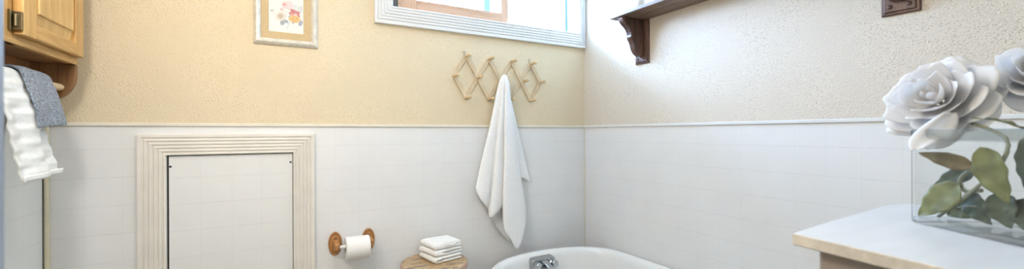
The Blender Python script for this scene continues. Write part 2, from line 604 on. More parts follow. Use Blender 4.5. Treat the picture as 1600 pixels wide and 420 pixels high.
# corner beads
structure(MB().box((XL, YB - 0.016, 0), (XL + 0.014, YB, WZ - 0.010)).build('trim_4', M_trim_yellow, bevel=0.005))
structure(MB().box((XR - 0.007, YB - 0.008, 0), (XR, YB, WZ - 0.010)).build('trim_5', M_trim_cream, bevel=0.003))
# a dark open seam where the left wall meets its corner bead
structure(MB().box((XL - 0.001, YB - 0.0195, 0.05), (XL + 0.0012, YB - 0.016, WZ - 0.02)).build('trim_6', M_dark))

# open bathroom door whose edge shows at the left of the view
d = structure(empty('door_1', (-0.20, YF, 0)))
m = MB()
m.box((-0.216, YF + 0.03, 0.01), (-0.178, 0.452, 2.03))
m.build('door_slab', M_doorgrey, d, bevel=0.002)
k = MB()
k.lathe([(0.026, 0), (0.026, 0.006), (0.010, 0.010), (0.010, 0.03), (0.024, 0.038), (0.027, 0.05), (0.02, 0.062), (0, 0.066)],
        axis_matrix((-0.178, 0.39, 0.94), (1, 0, 0)), 20)
k.build('door_handle', M_bronze, d, smooth=True)

# ------------------------------------------------------------------ fluted mouldings
def fluted_rings(x0, x1, z0, z1, wl, wr, wt, wb, y, depth, flutes=5):
    """Rectangular mitred casing, profile stepping inward; returns list of (ring) for loft."""
    prof = [(0.0, 0.0), (0.0, depth * 0.9), (0.03, depth), (0.14, depth)]
    a, b = 0.15, 0.97
    for i in range(flutes):
        s = a + (b - a) * i / flutes
        w = (b - a) / flutes
        prof += [(s + w * 0.04, depth * 0.98), (s + w * 0.14, depth * 0.80), (s + w * 0.28, depth * 0.72),
                 (s + w * 0.45, depth * 0.80), (s + w * 0.66, depth * 0.98), (s + w * 0.90, depth)]
    prof += [(0.985, depth * 0.9), (1.0, depth * 0.55), (1.0, 0.0)]
    rings = []
    for t, h in prof:
        rings.append([(x0 + wl * t, y - h, z0 + wb * t), (x1 - wr * t, y - h, z0 + wb * t),
                      (x1 - wr * t, y - h, z1 - wt * t), (x0 + wl * t, y - h, z1 - wt * t)])
    return rings


# ------------------------------------------------------------------ window
w = structure(empty('window_1', ((WIN[0] + WIN[1]) / 2, YB, WIN[2])))
m = MB()
m.loft(fluted_rings(0.413, 1.7555, 1.884, 2.395, 0.090, 0.0455, 0.09, 0.094, wy0, 0.022), caps=False)
m.build('casing', M_casing, w)
# jamb lining
m = MB()
m.box((WIN[0], wy0, WIN[2] - 0.004), (WIN[1], wy1, WIN[2] + 0.006))
m.box((WIN[0], wy0, WIN[3] - 0.006), (WIN[1], wy1, WIN[3] + 0.004))
m.box((WIN[0] - 0.004, wy0, WIN[2]), (WIN[0] + 0.006, wy1, WIN[3]))
m.box((WIN[1] - 0.006, wy0, WIN[2]), (WIN[1] + 0.004, wy1, WIN[3]))
m.build('jamb', M_casing, w)
MB().box((WIN[0] + 0.006, YB + 0.03, WIN[2] + 0.006), (0.545, YB + 0.09, WIN[3] - 0.006)).build('side_track', M_track, w)
# sliding timber sash
s = MB().box((0.540, 2.160, 1.984), (0.640, 2.195, WIN[3] - 0.008)).box((1.152, 2.160, 1.984), (1.200, 2.195, WIN[3] - 0.008)) \
    .build('sash', M_sash_v, w, bevel=0.003)
MB().box((0.640, 2.161, 1.984), (1.152, 2.194, 2.044)).box((0.640, 2.161, 2.25), (1.152, 2.194, WIN[3] - 0.008)).build('sash_rail', M_sash, s, bevel=0.002)
MB().box((0.640, 2.176, 2.044), (1.152, 2.179, 2.25)).build('sash_pane', M_winglass, s)
lt = MB()
lt.box((0.553, 2.150, 2.03), (0.563, 2.160, 2.05))
lt.lathe([(0.004, 0), (0.0045, 0.006), (0, 0.008)], axis_matrix((0.549, 2.160, 2.012), (0, -1, 0)), 12)
lt.build('latch', M_steel, w, bevel=0.001)
# fixed light behind
m = MB()
m.box((WIN[0] + 0.006, 2.205, 1.984), (WIN[1] - 0.006, 2.235, 1.990))
m.box((1.655, 2.200, 1.984), (1.678, 2.240, WIN[3] - 0.006))
m.box((1.160, 2.205, 1.984), (1.180, 2.235, WIN[3] - 0.006))
m.build('fixed_frame', M_alu, w, bevel=0.002)
MB().box((1.180, 2.218, 1.990), (1.655, 2.221, WIN[3] - 0.006)).build('fixed_pane', M_winglass, w)
MB().box((1.080, 2.250, 1.984), (1.125, 2.275, WIN[3] - 0.006)).build('storm_post', M_alu, w, bevel=0.002)

# ------------------------------------------------------------------ access hatch
h = empty('access_hatch', (-0.172, YB, 0.3), 'white tile-patterned access hatch in a wide fluted cream frame', 'hatch')
m = MB()
m.loft(fluted_rings(-0.488, 0.140, 0.22, 1.331, 0.091, 0.088, 0.087, 0.087, YB + 0.001, 0.020), caps=False)
m.build('frame', M_hatch_frame, h)
MB().box((-0.397, YB - 0.002, 0.307), (0.052, YB + 0.001, 1.2445)).build('backing', M_dark, h)
MB().box((-0.391, YB - 0.006, 0.31), (0.0495, YB - 0.002, 1.2405)).build('panel', M_tile_hatch, h, bevel=0.0008)
for sx, sz in ((-0.386, 1.199), (0.042, 1.201)):
    sc = MB()
    sc.lathe([(0.0045, 0), (0.0045, 0.0012), (0.003, 0.002), (0, 0.0021)], axis_matrix((sx, YB - 0.006, sz), (0, -1, 0)), 12)
    sc.build('screw', M_screw, h)

# ------------------------------------------------------------------ framed flower print
pic = empty('picture', (0.029, YB, 1.73), 'floral print in a pale silvery frame with tan mat', 'picture')
PX0, PX1, PZ0, PZ1 = -0.100, 0.157, 1.729, 2.06
prof = [(0, 0), (0, 0.006), (0.004, 0.012), (0.012, 0.020), (0.018, 0.021), (0.023, 0.017), (0.026, 0.0145), (0.0285, 0.010), (0.0285, 0.0)]
rings = [[(PX0 + t, wy0 - hh, PZ0 + t), (PX1 - t, wy0 - hh, PZ0 + t), (PX1 - t, wy0 - hh, PZ1 - t), (PX0 + t, wy0 - hh, PZ1 - t)] for t, hh in prof]
m = MB()
m.loft(rings, caps=False)
m.build('frame', M_silverframe, pic)
ix0, ix1, iz0, iz1 = PX0 + 0.028, PX1 - 0.028, PZ0 + 0.028, PZ1 - 0.028
wx0, wx1, wz0, wz1 = -0.044, 0.099, 1.788, iz1 - 0.03
m = MB()
my = wy0 - 0.008
m.loft([[(ix0, my, iz0), (ix1, my, iz0), (ix1, my, iz1), (ix0, my, iz1)],
        [(wx0, my, wz0), (wx1, my, wz0), (wx1, my, wz1), (wx0, my, wz1)],
        [(wx0 + .002, my + .0025, wz0 + .002), (wx1 - .002, my + .0025, wz0 + .002), (wx1 - .002, my + .0025, wz1 - .002), (wx0 + .002, my + .0025, wz1 - .002)]], caps=False)
m.build('mat_board', M_mat, pic)
# the printed sheet: flat painted shapes on paper
inks = [M_print] + [plain('ink_' + n, c, 0.8, nscale=0, var=0.10) for n, c in
        (('red', (0.60, 0.25, 0.24)), ('rose', (0.72, 0.40, 0.38)), ('yellow', (0.78, 0.56, 0.27)), ('amber', (0.68, 0.43, 0.19)),
         ('taupe', (0.60, 0.50, 0.40)), ('cream', (0.76, 0.72, 0.66)), ('slate', (0.40, 0.43, 0.49)), ('sage', (0.53, 0.55, 0.44)),
         ('pink', (0.78, 0.64, 0.64)), ('mist', (0.66, 0.69, 0.68)))]
m = MB()
py = my + 0.003
m.box((wx0 - 0.006, py, wz0 - 0.006), (wx1 + 0.006, py + 0.001, wz1 + 0.006), 0)
layer = [0]


def blob(cx, cz, rx, rz, mi, n=18, wob=0.12, rot=0.0, pet=0):
    layer[0] += 1
    y = py - 0.00004 * layer[0]
    vs = []
    for i in range(n):
        a = 2 * PI * i / n
        r = 1 + wob * noise.noise((math.cos(a) * 2 + cx * 90, math.sin(a) * 2, cz * 70)) + (0.07 * math.cos(pet * a) if pet else 0)
        px, pz = rx * r * math.cos(a), rz * r * math.sin(a)
        vs.append(m.bm.verts.new((cx + px * math.cos(rot) - pz * math.sin(rot), y, cz + px * math.sin(rot) + pz * math.cos(rot))))
    m.face(vs, mi)


def stroke(pts, wd, mi):
    layer[0] += 1
    y = py - 0.00004 * layer[0]
    for (ax, az), (bx, bz) in zip(pts, pts[1:]):
        dx, dz = bx - ax, bz - az
        l = math.hypot(dx, dz)
        nx, nz = -dz / l * wd, dx / l * wd
        m.face([m.bm.verts.new(q) for q in ((ax + nx, y, az + nz), (ax - nx, y, az - nz), (bx - nx, y, bz - nz), (bx + nx, y, bz + nz))], mi)


def leafshape(ax, az, bx, bz, wd, mi):
    blob((ax + bx) / 2, (az + bz) / 2, math.hypot(bx - ax, bz - az) / 2, wd, mi, 16, 0.1, math.atan2(bz - az, bx - ax))


stroke([(0.028, 1.805), (0.036, 1.83), (0.05, 1.85)], 0.0008, 7)
stroke([(0.014, 1.893), (0.03, 1.882), (0.045, 1.876)], 0.0007, 8)
stroke([(-0.026, 1.872), (-0.01, 1.867), (0.01, 1.86)], 0.0006, 8)
leafshape(0.006, 1.833, 0.030, 1.845, 0.0075, 10)
leafshape(0.008, 1.822, 0.016, 1.846, 0.009, 7)
leafshape(0.016, 1.846, 0.036, 1.836, 0.007, 7)
leafshape(0.080, 1.826, 0.090, 1.852, 0.008, 7)
leafshape(0.050, 1.835, 0.062, 1.846, 0.006, 7)
leafshape(0.036, 1.866, 0.05, 1.858, 0.006, 7)
leafshape(0.062, 1.905, 0.068, 1.925, 0.006, 10)
leafshape(0.072, 1.895, 0.092, 1.917, 0.010, 10)
leafshape(0.083, 1.888, 0.090, 1.905, 0.006, 10)
leafshape(-0.036, 1.880, -0.022, 1.886, 0.005, 8)
leafshape(-0.03, 1.872, -0.018, 1.876, 0.004, 10)
leafshape(0.002, 1.896, 0.016, 1.890, 0.005, 9)
leafshape(0.004, 1.895, 0.012, 1.891, 0.003, 2)
blob(0.034, 1.915, 0.024, 0.020, 9, 22, 0.2, 0, 5)
blob(0.020, 1.917, 0.008, 0.006, 2)
blob(0.004, 1.862, 0.024, 0.020, 6, 26, 0.2, 0.3, 5)
blob(0.004, 1.862, 0.011, 0.011, 5, 18, 0.5, 0.0, 7)
blob(0.003, 1.862, 0.003, 0.003, 4)
blob(0.061, 1.880, 0.023, 0.019, 1, 24, 0.25, -0.5, 5)
blob(0.059, 1.876, 0.016, 0.011, 2, 18, 0.3, -0.4)
blob(0.055, 1.884, 0.008, 0.006, 1, 14, 0.3)
blob(0.066, 1.872, 0.010, 0.004, 9, 14, 0.3, -0.5)
blob(0.060, 1.855, 0.024, 0.017, 3, 24, 0.2, 0, 6)
blob(0.058, 1.856, 0.016, 0.011, 4, 20, 0.25)
blob(0.057, 1.857, 0.0125, 0.008, 3, 18, 0.25)
blob(0.055, 1.857, 0.005, 0.004, 4, 12, 0.3)
m.build('floral_sheet', inks, pic)
MB().box((ix0, my - 0.0035, iz0), (ix1, my - 0.002, iz1)).build('glazing', M_pglass, pic)

# ------------------------------------------------------------------ oak cabinet with towel rail
CB = empty('bathroom_cabinet', (XL, 1.62, 1.45), 'honey oak cabinet with raised-panel door and towel rail below', 'cabinet')
CX, CY0, CY1, CZ0, CZ1 = -0.627, 1.20, 2.034, 1.576, 2.25
m = MB()
m.box((XL, CY0, CZ0 + 0.012), (CX - 0.02, CY1 - 0.004, CZ1))
m.build('body', M_oak, CB, bevel=0.002)
# face frame
m = MB()
m.box((CX - 0.02, 1.555, CZ0), (CX, 1.655, CZ1)).box((CX - 0.02, CY1 - 0.045, CZ0), (CX, CY1, CZ1)).box((CX - 0.02, CY0, CZ0), (CX, CY0 + 0.05, CZ1))
ff = m.build('face_frame', M_oak, CB, bevel=0.0015)
m = MB()
m.box((CX - 0.016, CY0, CZ0), (CX + 0.004, CY1 - 0.012, CZ0 + 0.014)).box((CX - 0.0195, CY0 + .05, CZ0 + 0.014), (CX - 0.0005, 1.555, CZ0 + 0.05)).box((CX - 0.0195, 1.655, CZ0 + 0.014), (CX - 0.0005, CY1 - 0.045, CZ0 + 0.05))
m.build('bottom_rail', M_oak_h, CB, bevel=0.002)
MB().box((XL, CY0, CZ0 + 0.001), (CX - 0.016, CY1 - 0.012, CZ0 + 0.0118)).build('bottom_board', M_oak_shade, CB)


def cab_door(y0, y1, hinge_y):
    z0, z1 = 1.602, 2.20
    x0, x1 = CX + 0.0005, CX + 0.022
    sw = 0.070
    a, b2 = y0 + sw, y1 - sw
    c0, c1 = z0 + 0.043, z1 - 0.06
    m = MB()
    # stiles with lipped bevel
    lip = 0.010
    m.box((x0, y0 + 0.002, z0), (x1, a, z1))
    m.loft([[(x0, b2, z), (x1, b2, z), (x1, y1 - lip, z), (x1 - 0.005, y1 - lip, z), (x1 - 0.005, y1, z), (x0, y1, z)] for z in (z0, z1)])
    dr = m.build('door', M_oak, CB, bevel=0.004)
    for za, zb in ((z0 + .0005, c0), (c1, z1 - .0005)):
        MB().box((x0 + .0003, a - .004, za), (x1 - .0005, b2 + .004, zb)).build('door_rail', M_oak_h, dr, bevel=0.005)
    # raised panel
    m = MB()
    xs = x1 - 0.013
    bw, bh = 0.018, 0.034

    def ring(ya, yb, za, zb, x):
        return [(x, ya, za), (x, yb, za), (x, yb, zb), (x, ya, zb)]
    m.loft([ring(a, b2, c0, c1, x0), ring(a, b2, c0, c1, xs), ring(a + bw, b2 - bw, c0 + bh, c1 - bh, xs + 0.007),
            ring(a + bw, b2 - bw, c0 + bh, c1 - bh, xs + 0.011), ring(a + bw + .002, b2 - bw - .002, c0 + bh + .002, c1 - bh - .002, xs + 0.0125)])
    m.build('raised_panel', M_oak_panel, dr)
    for hz in (1.637, 2.12):
        hg = MB()
        hg.box((CX, hinge_y + 0.008, hz - 0.027), (CX + 0.006, hinge_y + 0.0275, hz + 0.027))
        hg.box((CX + 0.006, hinge_y + 0.019, hz - 0.025), (CX + 0.0225, hinge_y + 0.0275, hz + 0.025))
        hg.lathe([(0.0035, -0.017), (0.0042, -0.015), (0.0042, 0.015), (0.0035, 0.017)], Matrix.Translation((CX + 0.012, hinge_y + 0.0165, hz)), 12)
        hg.build('hinge', M_bronze, dr, bevel=0.001)
    return dr


cab_door(1.622, 2.026, 1.594)
cab_door(1.21, 1.545, 1.183)
# side bracket panels with rounded front foot
def side_panel(y0, y1):
    pts = [(XL, CZ0), (XL, 1.448), (XL + 0.045, 1.447)]
    cx, cz, rx, rz = XL + 0.045, 1.540, -0.6245 - (XL + 0.045), 0.093
    for i in range(1, 13):
        a = -PI / 2 + PI / 2 * i / 12
        pts.append((cx + rx * math.cos(a), cz + rz * math.sin(a)))
    pts.append((cx + rx, CZ0))
    mm = MB()
    mm.prism(pts, lambda p: (p[0], y0, p[1]), lambda p: (p[0], y1, p[1]))
    return mm


side_panel(2.012, 2.030).build('side_panel', M_oak_shade, CB, bevel=0.0025)
side_panel(CY0, CY0 + 0.018).build('side_panel', M_oak_shade, CB, bevel=0.0025)
MB().box((XL, CY0 + 0.018, 1.50), (XL + 0.010, 2.012, CZ0)).build('back_rail', M_oak_shade, CB)
BX, BZ = -0.662, 1.494
m = MB()
m.lathe([(0.009, 0), (0.0118, 0.004), (0.0118, 0.78), (0.0105, 0.789), (0.006, 0.794)], axis_matrix((BX, CY0 + 0.018, BZ), (0, 1, 0)), 20)
m.build('towel_rail', M_dowel, CB, smooth=True)


def drape(name, mat, rad, y_top, y_bot, zf, zb, xf, ripple, seed, thick, wave=0.0, back_y=None, kr=9):
    """Cloth hung over the rail: back layer, over the top, front layer."""
    back_y = back_y or y_top
    prof = []
    nb, nt_, nf = 10, 10, 26
    for i in range(nb):
        t = i / nb
        prof.append(('b', t))
    for i in range(nt_ + 1):
        prof.append(('t', i / nt_))
    for i in range(1, nf + 1):
        prof.append(('f', i / nf))
    mm = MB()

    def fn(u, v):
        k, t = prof[round(v * (len(prof) - 1))]
        e = u - 0.5
        nz = noise.noise((u * 4 + seed, t * 2.2 + (5 if k == 'b' else 0), seed))
        fold = math.sin(u * kr + seed + t * 1.5)
        if k == 'b':
            z = zb + (BZ - zb) * t
            x = BX - rad - 0.012 * math.sin(t * PI) + 0.005 * fold * (1 - t)
            y = (back_y[0] + (back_y[1] - back_y[0]) * u) * (1 - t) + (y_top[0] + (y_top[1] - y_top[0]) * u) * t
        elif k == 't':
            a = PI - PI * t
            x = BX + rad * math.cos(a)
            z = BZ + (rad + 0.003 * nz + 0.003 * math.cos(e * 3)) * math.sin(a)
            y = y_top[0] + (y_top[1] - y_top[0]) * u
        else:
            x = BX + rad + (xf - BX - rad) * t ** 0.8 + ripple * (fold * 0.6 + nz) * min(1, t * 2.5)
            ya = y_top[0] + (y_bot[0] - y_top[0]) * t
            yb = y_top[1] + (y_bot[1] - y_top[1]) * t
            y = ya + (yb - ya) * u
            zfu = zf[0] + (zf[1] - zf[0]) * u
            z = BZ + (zfu - BZ) * t
            x += wave * math.sin(t * 44 + u * 5 + seed)
        return (x, y, z)
    mm.grid(fn, 22, len(prof) - 1)
    o = mm.build(name, mat, None, smooth=True, solid=thick, sub=1)
    return o


ht = drape('hand_towel', M_handtowel, 0.0175, (1.56, 1.775), (1.635, 1.838), (1.199, 1.210), 1.178, -0.612, 0.012, 2.1, 0.008, wave=0.003, back_y=(1.52, 1.73))
ht = tag(ht, 'white hand towel hanging on the cabinet rail under a grey cloth', 'towel')
gt = drape('washcloth', M_grey, 0.030, (1.69, 1.860), (1.700, 1.882), (1.349, 1.362), 1.36, -0.606, 0.005, 0.6, 0.007, kr=8)
gt = tag(gt, 'blue-grey terry washcloth hung over the white hand towel', 'washcloth')
# stitched bottom border of the hand towel
m = MB()
def border(u, v):
    t = 1.0
    nz = noise.noise((u * 4 + 2.1, 2.2, 2.1))
    fold = math.sin(u * 9 + 2.1 + 1.5)
    x = -0.612 + 0.012 * (fold * 0.6 + nz) + 0.35 * 0.012 * math.sin(26 + u * 5 + 2.1) + 0.0055
    y = 1.633 + (1.834 - 1.635) * u
    z = 1.199 + 0.011 * u + 0.017 * v - 0.002
    return (x + 0.0012 * math.sin(v * PI), y, z)
m.grid(border, 22, 4)
m.build('border', M_handtowel, ht, smooth=True, solid=0.003)

# ------------------------------------------------------------------ accordion peg rack
RK = empty('peg_rack', (1.12, YB, 1.527), 'accordion-style expanding wooden peg rack below the window', 'peg rack')
T = [(0.910, 1.760), (1.053, 1.757), (1.200, 1.753), (1.338, 1.751)]
Mi = [(0.838, 1.645), (0.981, 1.646), (1.134, 1.645), (1.286, 1.642), (1.404, 1.641)]
Bo = [(0.909, 1.527), (1.050, 1.526), (1.193, 1.528), (1.333, 1.527)]


def slat(a, b, y):
    ax, az = a
    bx, bz = b
    dx, dz = bx - ax, bz - az
    l = math.hypot(dx, dz)
    dx, dz = dx / l, dz / l
    hw, ex = 0.0105, 0.010
    pts = []
    for s, base in ((1, (bx, bz)), (-1, (ax, az))):
        for i in range(7):
            an = -PI / 2 + PI * i / 6
            u = ex * math.cos(an) * s
            w = hw * math.sin(an) * s
            pts.append((base[0] + dx * u - dz * w, base[1] + dz * u + dx * w))
    mm = MB()
    mm.prism(pts, lambda p: (p[0], y, p[1]), lambda p: (p[0], y - 0.006, p[1]))
    mm.build('slat', M_rack, RK, bevel=0.001)


yb_, yf_ = wy0 - 0.001, wy0 - 0.0075
for i in range(3):
    slat(T[i], Bo[i + 1], yf_)
    slat(Bo[i], T[i + 1], yb_)
slat(Mi[0], T[0], yb_)
slat(Mi[0], Bo[0], yf_)
slat(T[3], Mi[4], yf_)
slat(Bo[3], Mi[4], yb_)
pprof = [(0.0085, 0.0), (0.0085, 0.010), (0.0068, 0.016), (0.0066, 0.026), (0.0080, 0.034), (0.0100, 0.041), (0.0104, 0.046), (0.0085, 0.0505), (0.003, 0.052), (0, 0.0522)]
for (x, z) in T + Mi + Bo:
    mm = MB()
    mm.lathe(pprof, axis_matrix((x, yf_ - 0.0055, z), (0, -1, 0)), 16)
    mm.build('peg', M_peg, RK, smooth=True)
for x, z in (T[0], T[3]):
    mm = MB()
    path = [(x - 0.012 + 0.006 * math.sin(a), wy0 - 0.006, z + 0.021 - 0.007 * math.cos(a)) for a in [PI * 2 * i / 12 * 0.86 for i in range(13)]]
    mm.tube([(x - 0.006, wy0 - 0.004, z + 0.002)] + path, 0.0012, 6)
    mm.build('screw_eye', M_steel, RK, smooth=True)

# ------------------------------------------------------------------ bath towel hung from the rack
def catmull(P, t):
    n = len(P) - 1
    s = min(max(t * n, 0), n - 1e-6)
    i = int(s)
    f = s - i
    p0, p1, p2, p3 = P[max(i - 1, 0)], P[i], P[i + 1], P[min(i + 2, n)]
    return tuple(0.5 * (2 * b + (c - a) * f + (2 * a - 5 * b + 4 * c - d) * f * f + (3 * b - a - 3 * c + d) * f ** 3) for a, b, c, d in zip(p0, p1, p2, p3))


# columns along the cloth: x at bottom, z at bottom, distance from wall at bottom, x at top, distance from wall at top
cols = [
    (1.330, 1.030, 0.022, 1.160, 0.030),
    (1.300, 1.052, 0.030, 1.162, 0.036),
    (1.262, 1.060, 0.036, 1.160, 0.044),
    (1.278, 0.960, 0.024, 1.159, 0.050),
    (1.288, 0.835, 0.060, 1.160, 0.058),
    (1.266, 0.735, 0.085, 1.156, 0.066),
    (1.228, 0.668, 0.096, 1.150, 0.072),
    (1.190, 0.722, 0.102, 1.143, 0.075),
    (1.146, 0.785, 0.104, 1.137, 0.074),
    (1.137, 0.850, 0.070, 1.136, 0.070),
    (1.150, 0.915, 0.050, 1.135, 0.064),
    (1.118, 0.900, 0.066, 1.131, 0.068),
    (1.080, 0.868, 0.078, 1.128, 0.068),
    (1.056, 0.862, 0.068, 1.126, 0.064),
    (1.050, 0.900, 0.036, 1.125, 0.056),
    (1.028, 0.925, 0.052, 1.123, 0.054),
    (0.995, 0.965, 0.060, 1.121, 0.048),
    (0.968, 1.020, 0.046, 1.121, 0.042),
    (0.985, 1.000, 0.024, 1.122, 0.036),
    (1.050, 0.880, 0.018, 1.126, 0.028),
    (1.110, 0.770, 0.022, 1.132, 0.022),
    (1.185, 0.690, 0.026, 1.140, 0.020),
]
ZT = 1.669
TWX, TWY = 1.130, 0.050


def towel_pt(u, v):
    xb, zb, db, xt, dt = catmull(cols, u)
    xb -= 0.46 * db
    xt -= 0.012
    z0 = ZT - 0.004
    s = v
    z = z0 + (zb - z0) * s
    fall = (ZT - z)
    # rounded crown, then spread in proportion to the drop
    crown = min(1.0, math.sqrt(max(fall, 0) / 0.05)) if fall < 0.05 else 1.0
    k = max(0.0, (z0 - z) / (z0 - zb))
    kk = k * 0.93 + 0.07 * k * k
    x = (TWX + (xt - TWX) * crown) * (1 - kk) + xb * kk
    dd = (TWY + (dt - TWY) * crown) * (1 - kk) + db * kk
    # folds soften towards the top
    x += 0.0025 * math.sin(z * 14 + u * 9) * k
    dd += 0.004 * noise.noise((u * 9, z * 5, 1.3)) * (0.3 + k)
    return (x, wy0 - 0.002 - max(dd, 0.010), z)


m = MB()
nv = 64
def tv(u, v):
    return towel_pt(u, v ** 1.25)
m.grid(tv, 132, nv)
TW = m.build('bath_towel', M_towel, None, smooth=True, solid=0.0045)
tag(TW, 'large white bath towel hanging from a peg of the rack', 'towel')
m = MB()
m.tube([(p[0], p[1] - 0.001, p[2] + 0.002) for p in (towel_pt(0.80 + 0.20 * i / 40, 1.0) for i in range(41))], 0.0045, 8)
m.build('hem', M_hemfab, TW, smooth=True)
m = MB()
m.tube([towel_pt(0.80 * i / 120, 1.0) for i in range(121)], 0.0028, 8)
m.build('hem', M_towel, TW, smooth=True)

# ------------------------------------------------------------------ toilet paper holder and roll
TPX0, TPX1, TPZ = 0.2285, 0.381, 0.804
H = empty('paper_holder', (0.305, YB, TPZ), 'oak toilet paper holder with two oval wall rosettes', 'toilet paper holder')
for x in (TPX0, TPX1):
    mm = MB()
    S = Matrix.Translation((x, YB, TPZ)) @ Matrix.Rotation(PI / 2, 4, 'X') @ Matrix.Diagonal((1, 1.85, 1, 1))
    mm.lathe([(0.0305, 0), (0.0305, 0.006), (0.0285, 0.010), (0.0255, 0.0105), (0.0245, 0.0085), (0.0225, 0.0085), (0.0205, 0.012), (0.010, 0.0135), (0, 0.0138)], S, 40)
    r = mm.build('rosette', M_tpoak, H, smooth=True)
    mm = MB()
    mm.lathe([(0.0075, 0), (0.0075, 0.002), (0.0055, 0.005), (0, 0.0062)], axis_matrix((x, YB - 0.0125, TPZ + 0.030), (0, -1, 0.1)), 14)
    mm.build('plug', M_tpoak, r, smooth=True)
    # arm: square post that swells to a bevelled nose and holds the roller
    mm = MB()
    w0, w1 = 0.0105, 0.0115

    def sq(y, zc, hw, hh):
        return [(x - hw, y, zc - hh), (x + hw, y, zc - hh), (x + hw, y, zc + hh), (x - hw, y, zc + hh)]
    mm.loft([sq(YB - 0.012, TPZ - 0.008, w0, 0.030), sq(YB - 0.030, TPZ - 0.006, w0, 0.026), sq(YB - 0.060, TPZ - 0.002, w1, 0.018),
             sq(YB - 0.083, TPZ + 0.000, w1, 0.0165), sq(YB - 0.089, TPZ + 0.000, w1 - 0.003, 0.012)])
    mm.build('arm', M_tpoak, H, bevel=0.003)
RY, RZ = YB - 0.070, TPZ - 0.004
mm = MB()
mm.lathe([(0.0075, 0), (0.0075, 0.02), (0.0095, 0.022), (0.0095, 0.112), (0.0075, 0.114), (0.0075, 0.131)], axis_matrix((TPX0 + 0.0105, RY, RZ), (1, 0, 0)), 20)
mm.build('roller', M_roller, H, smooth=False)
mm = MB()
rr = 0.053
x0, x1 = 0.266, 0.372
cz = RZ - 0.011
prof = [(0.0215, x0), (0.023, x0 - 0.0002), (rr - 0.003, x0), (rr, x0 + 0.002), (rr, x1 - 0.002), (rr - 0.003, x1), (0.0215, x1), (0.0215, x0)]
mm.lathe([(r, h - x0) for r, h in prof], axis_matrix((x0, RY, cz), (1, 0, 0)), 48, caps=False)
TP = mm.build('toilet_paper', M_paper, None, smooth=False)
for p in TP.data.polygons:
    p.use_smooth = True
TP.modifiers.new('Edge', 'EDGE_SPLIT').split_angle = math.radians(35)
tag(TP, 'white toilet paper roll on the oak holder', 'toilet paper')
mm = MB()
def sheet(u, v):
    a = PI * 0.5 + 0.55 - v * 1.75       # starts over the top, comes down the wall side
    if v < 0.75:
        t = v / 0.75
        an = PI * 0.35 - t * PI * 0.35
        return (x0 + 0.001 + (x1 - x0 - 0.002) * u, RY + (rr + 0.0012) * math.cos(an), cz + (rr + 0.0012) * math.sin(an))
    t = (v - 0.75) / 0.25
    return (x0 + 0.001 + (x1 - x0 - 0.002) * u, RY + rr + 0.0012 - 0.006 * t * t, cz - 0.066 * t)
mm.grid(sheet, 4, 32)
mm.build('loose_sheet', M_paper, TP, smooth=True, solid=0.0008)
mm = MB()
mm.lathe([(0.0205, 0), (0.0212, 0), (0.0212, 0.107), (0.0205, 0.107), (0.0205, 0)], axis_matrix((x0 + 0.0005, RY, cz), (1, 0, 0)), 32, caps=False)
mm.build('core', plain('cardboard', (0.42, 0.38, 0.31), 0.9), TP, smooth=True)

# ------------------------------------------------------------------ stool and folded cloths
SX, SY, SZ, SR = 0.664, 1.955, 0.700, 0.163
ST = empty('stool', (SX, SY, 0), 'round worn wooden stool beside the bathtub', 'stool')
mm = MB()
rings = []
for r, z in ((0.150, SZ - 0.040), (0.160, SZ - 0.036), (0.164, SZ - 0.024), (0.1635, SZ - 0.010), (0.160, SZ - 0.003), (0.154, SZ)):
    rings.append([(SX + (r + 0.002 * noise.noise((math.cos(a) * 2, math.sin(a) * 2, z * 8))) * math.cos(a), SY + r * math.sin(a), z) for a in [2 * PI * i / 64 for i in range(64)]])
mm.loft(rings)
top = mm.build('top', [M_stool, M_stoolside], ST)
for p in top.data.polygons:
    if abs(p.normal.z) < 0.75:
        p.material_index = 1
        p.use_smooth = True
for i in range(3):
    a = 2 * PI * i / 3 + 0.5
    mm = MB()
    mm.tube([(SX + 0.095 * math.cos(a), SY + 0.095 * math.sin(a), SZ - 0.038), (SX + 0.115 * math.cos(a), SY + 0.115 * math.sin(a), 0.35), (SX + 0.135 * math.cos(a), SY + 0.135 * math.sin(a), 0.0)],
            lambda t: 0.017 - 0.004 * abs(t - 0.4), 12)
    mm.build('leg', M_stoolside, ST, smooth=True)


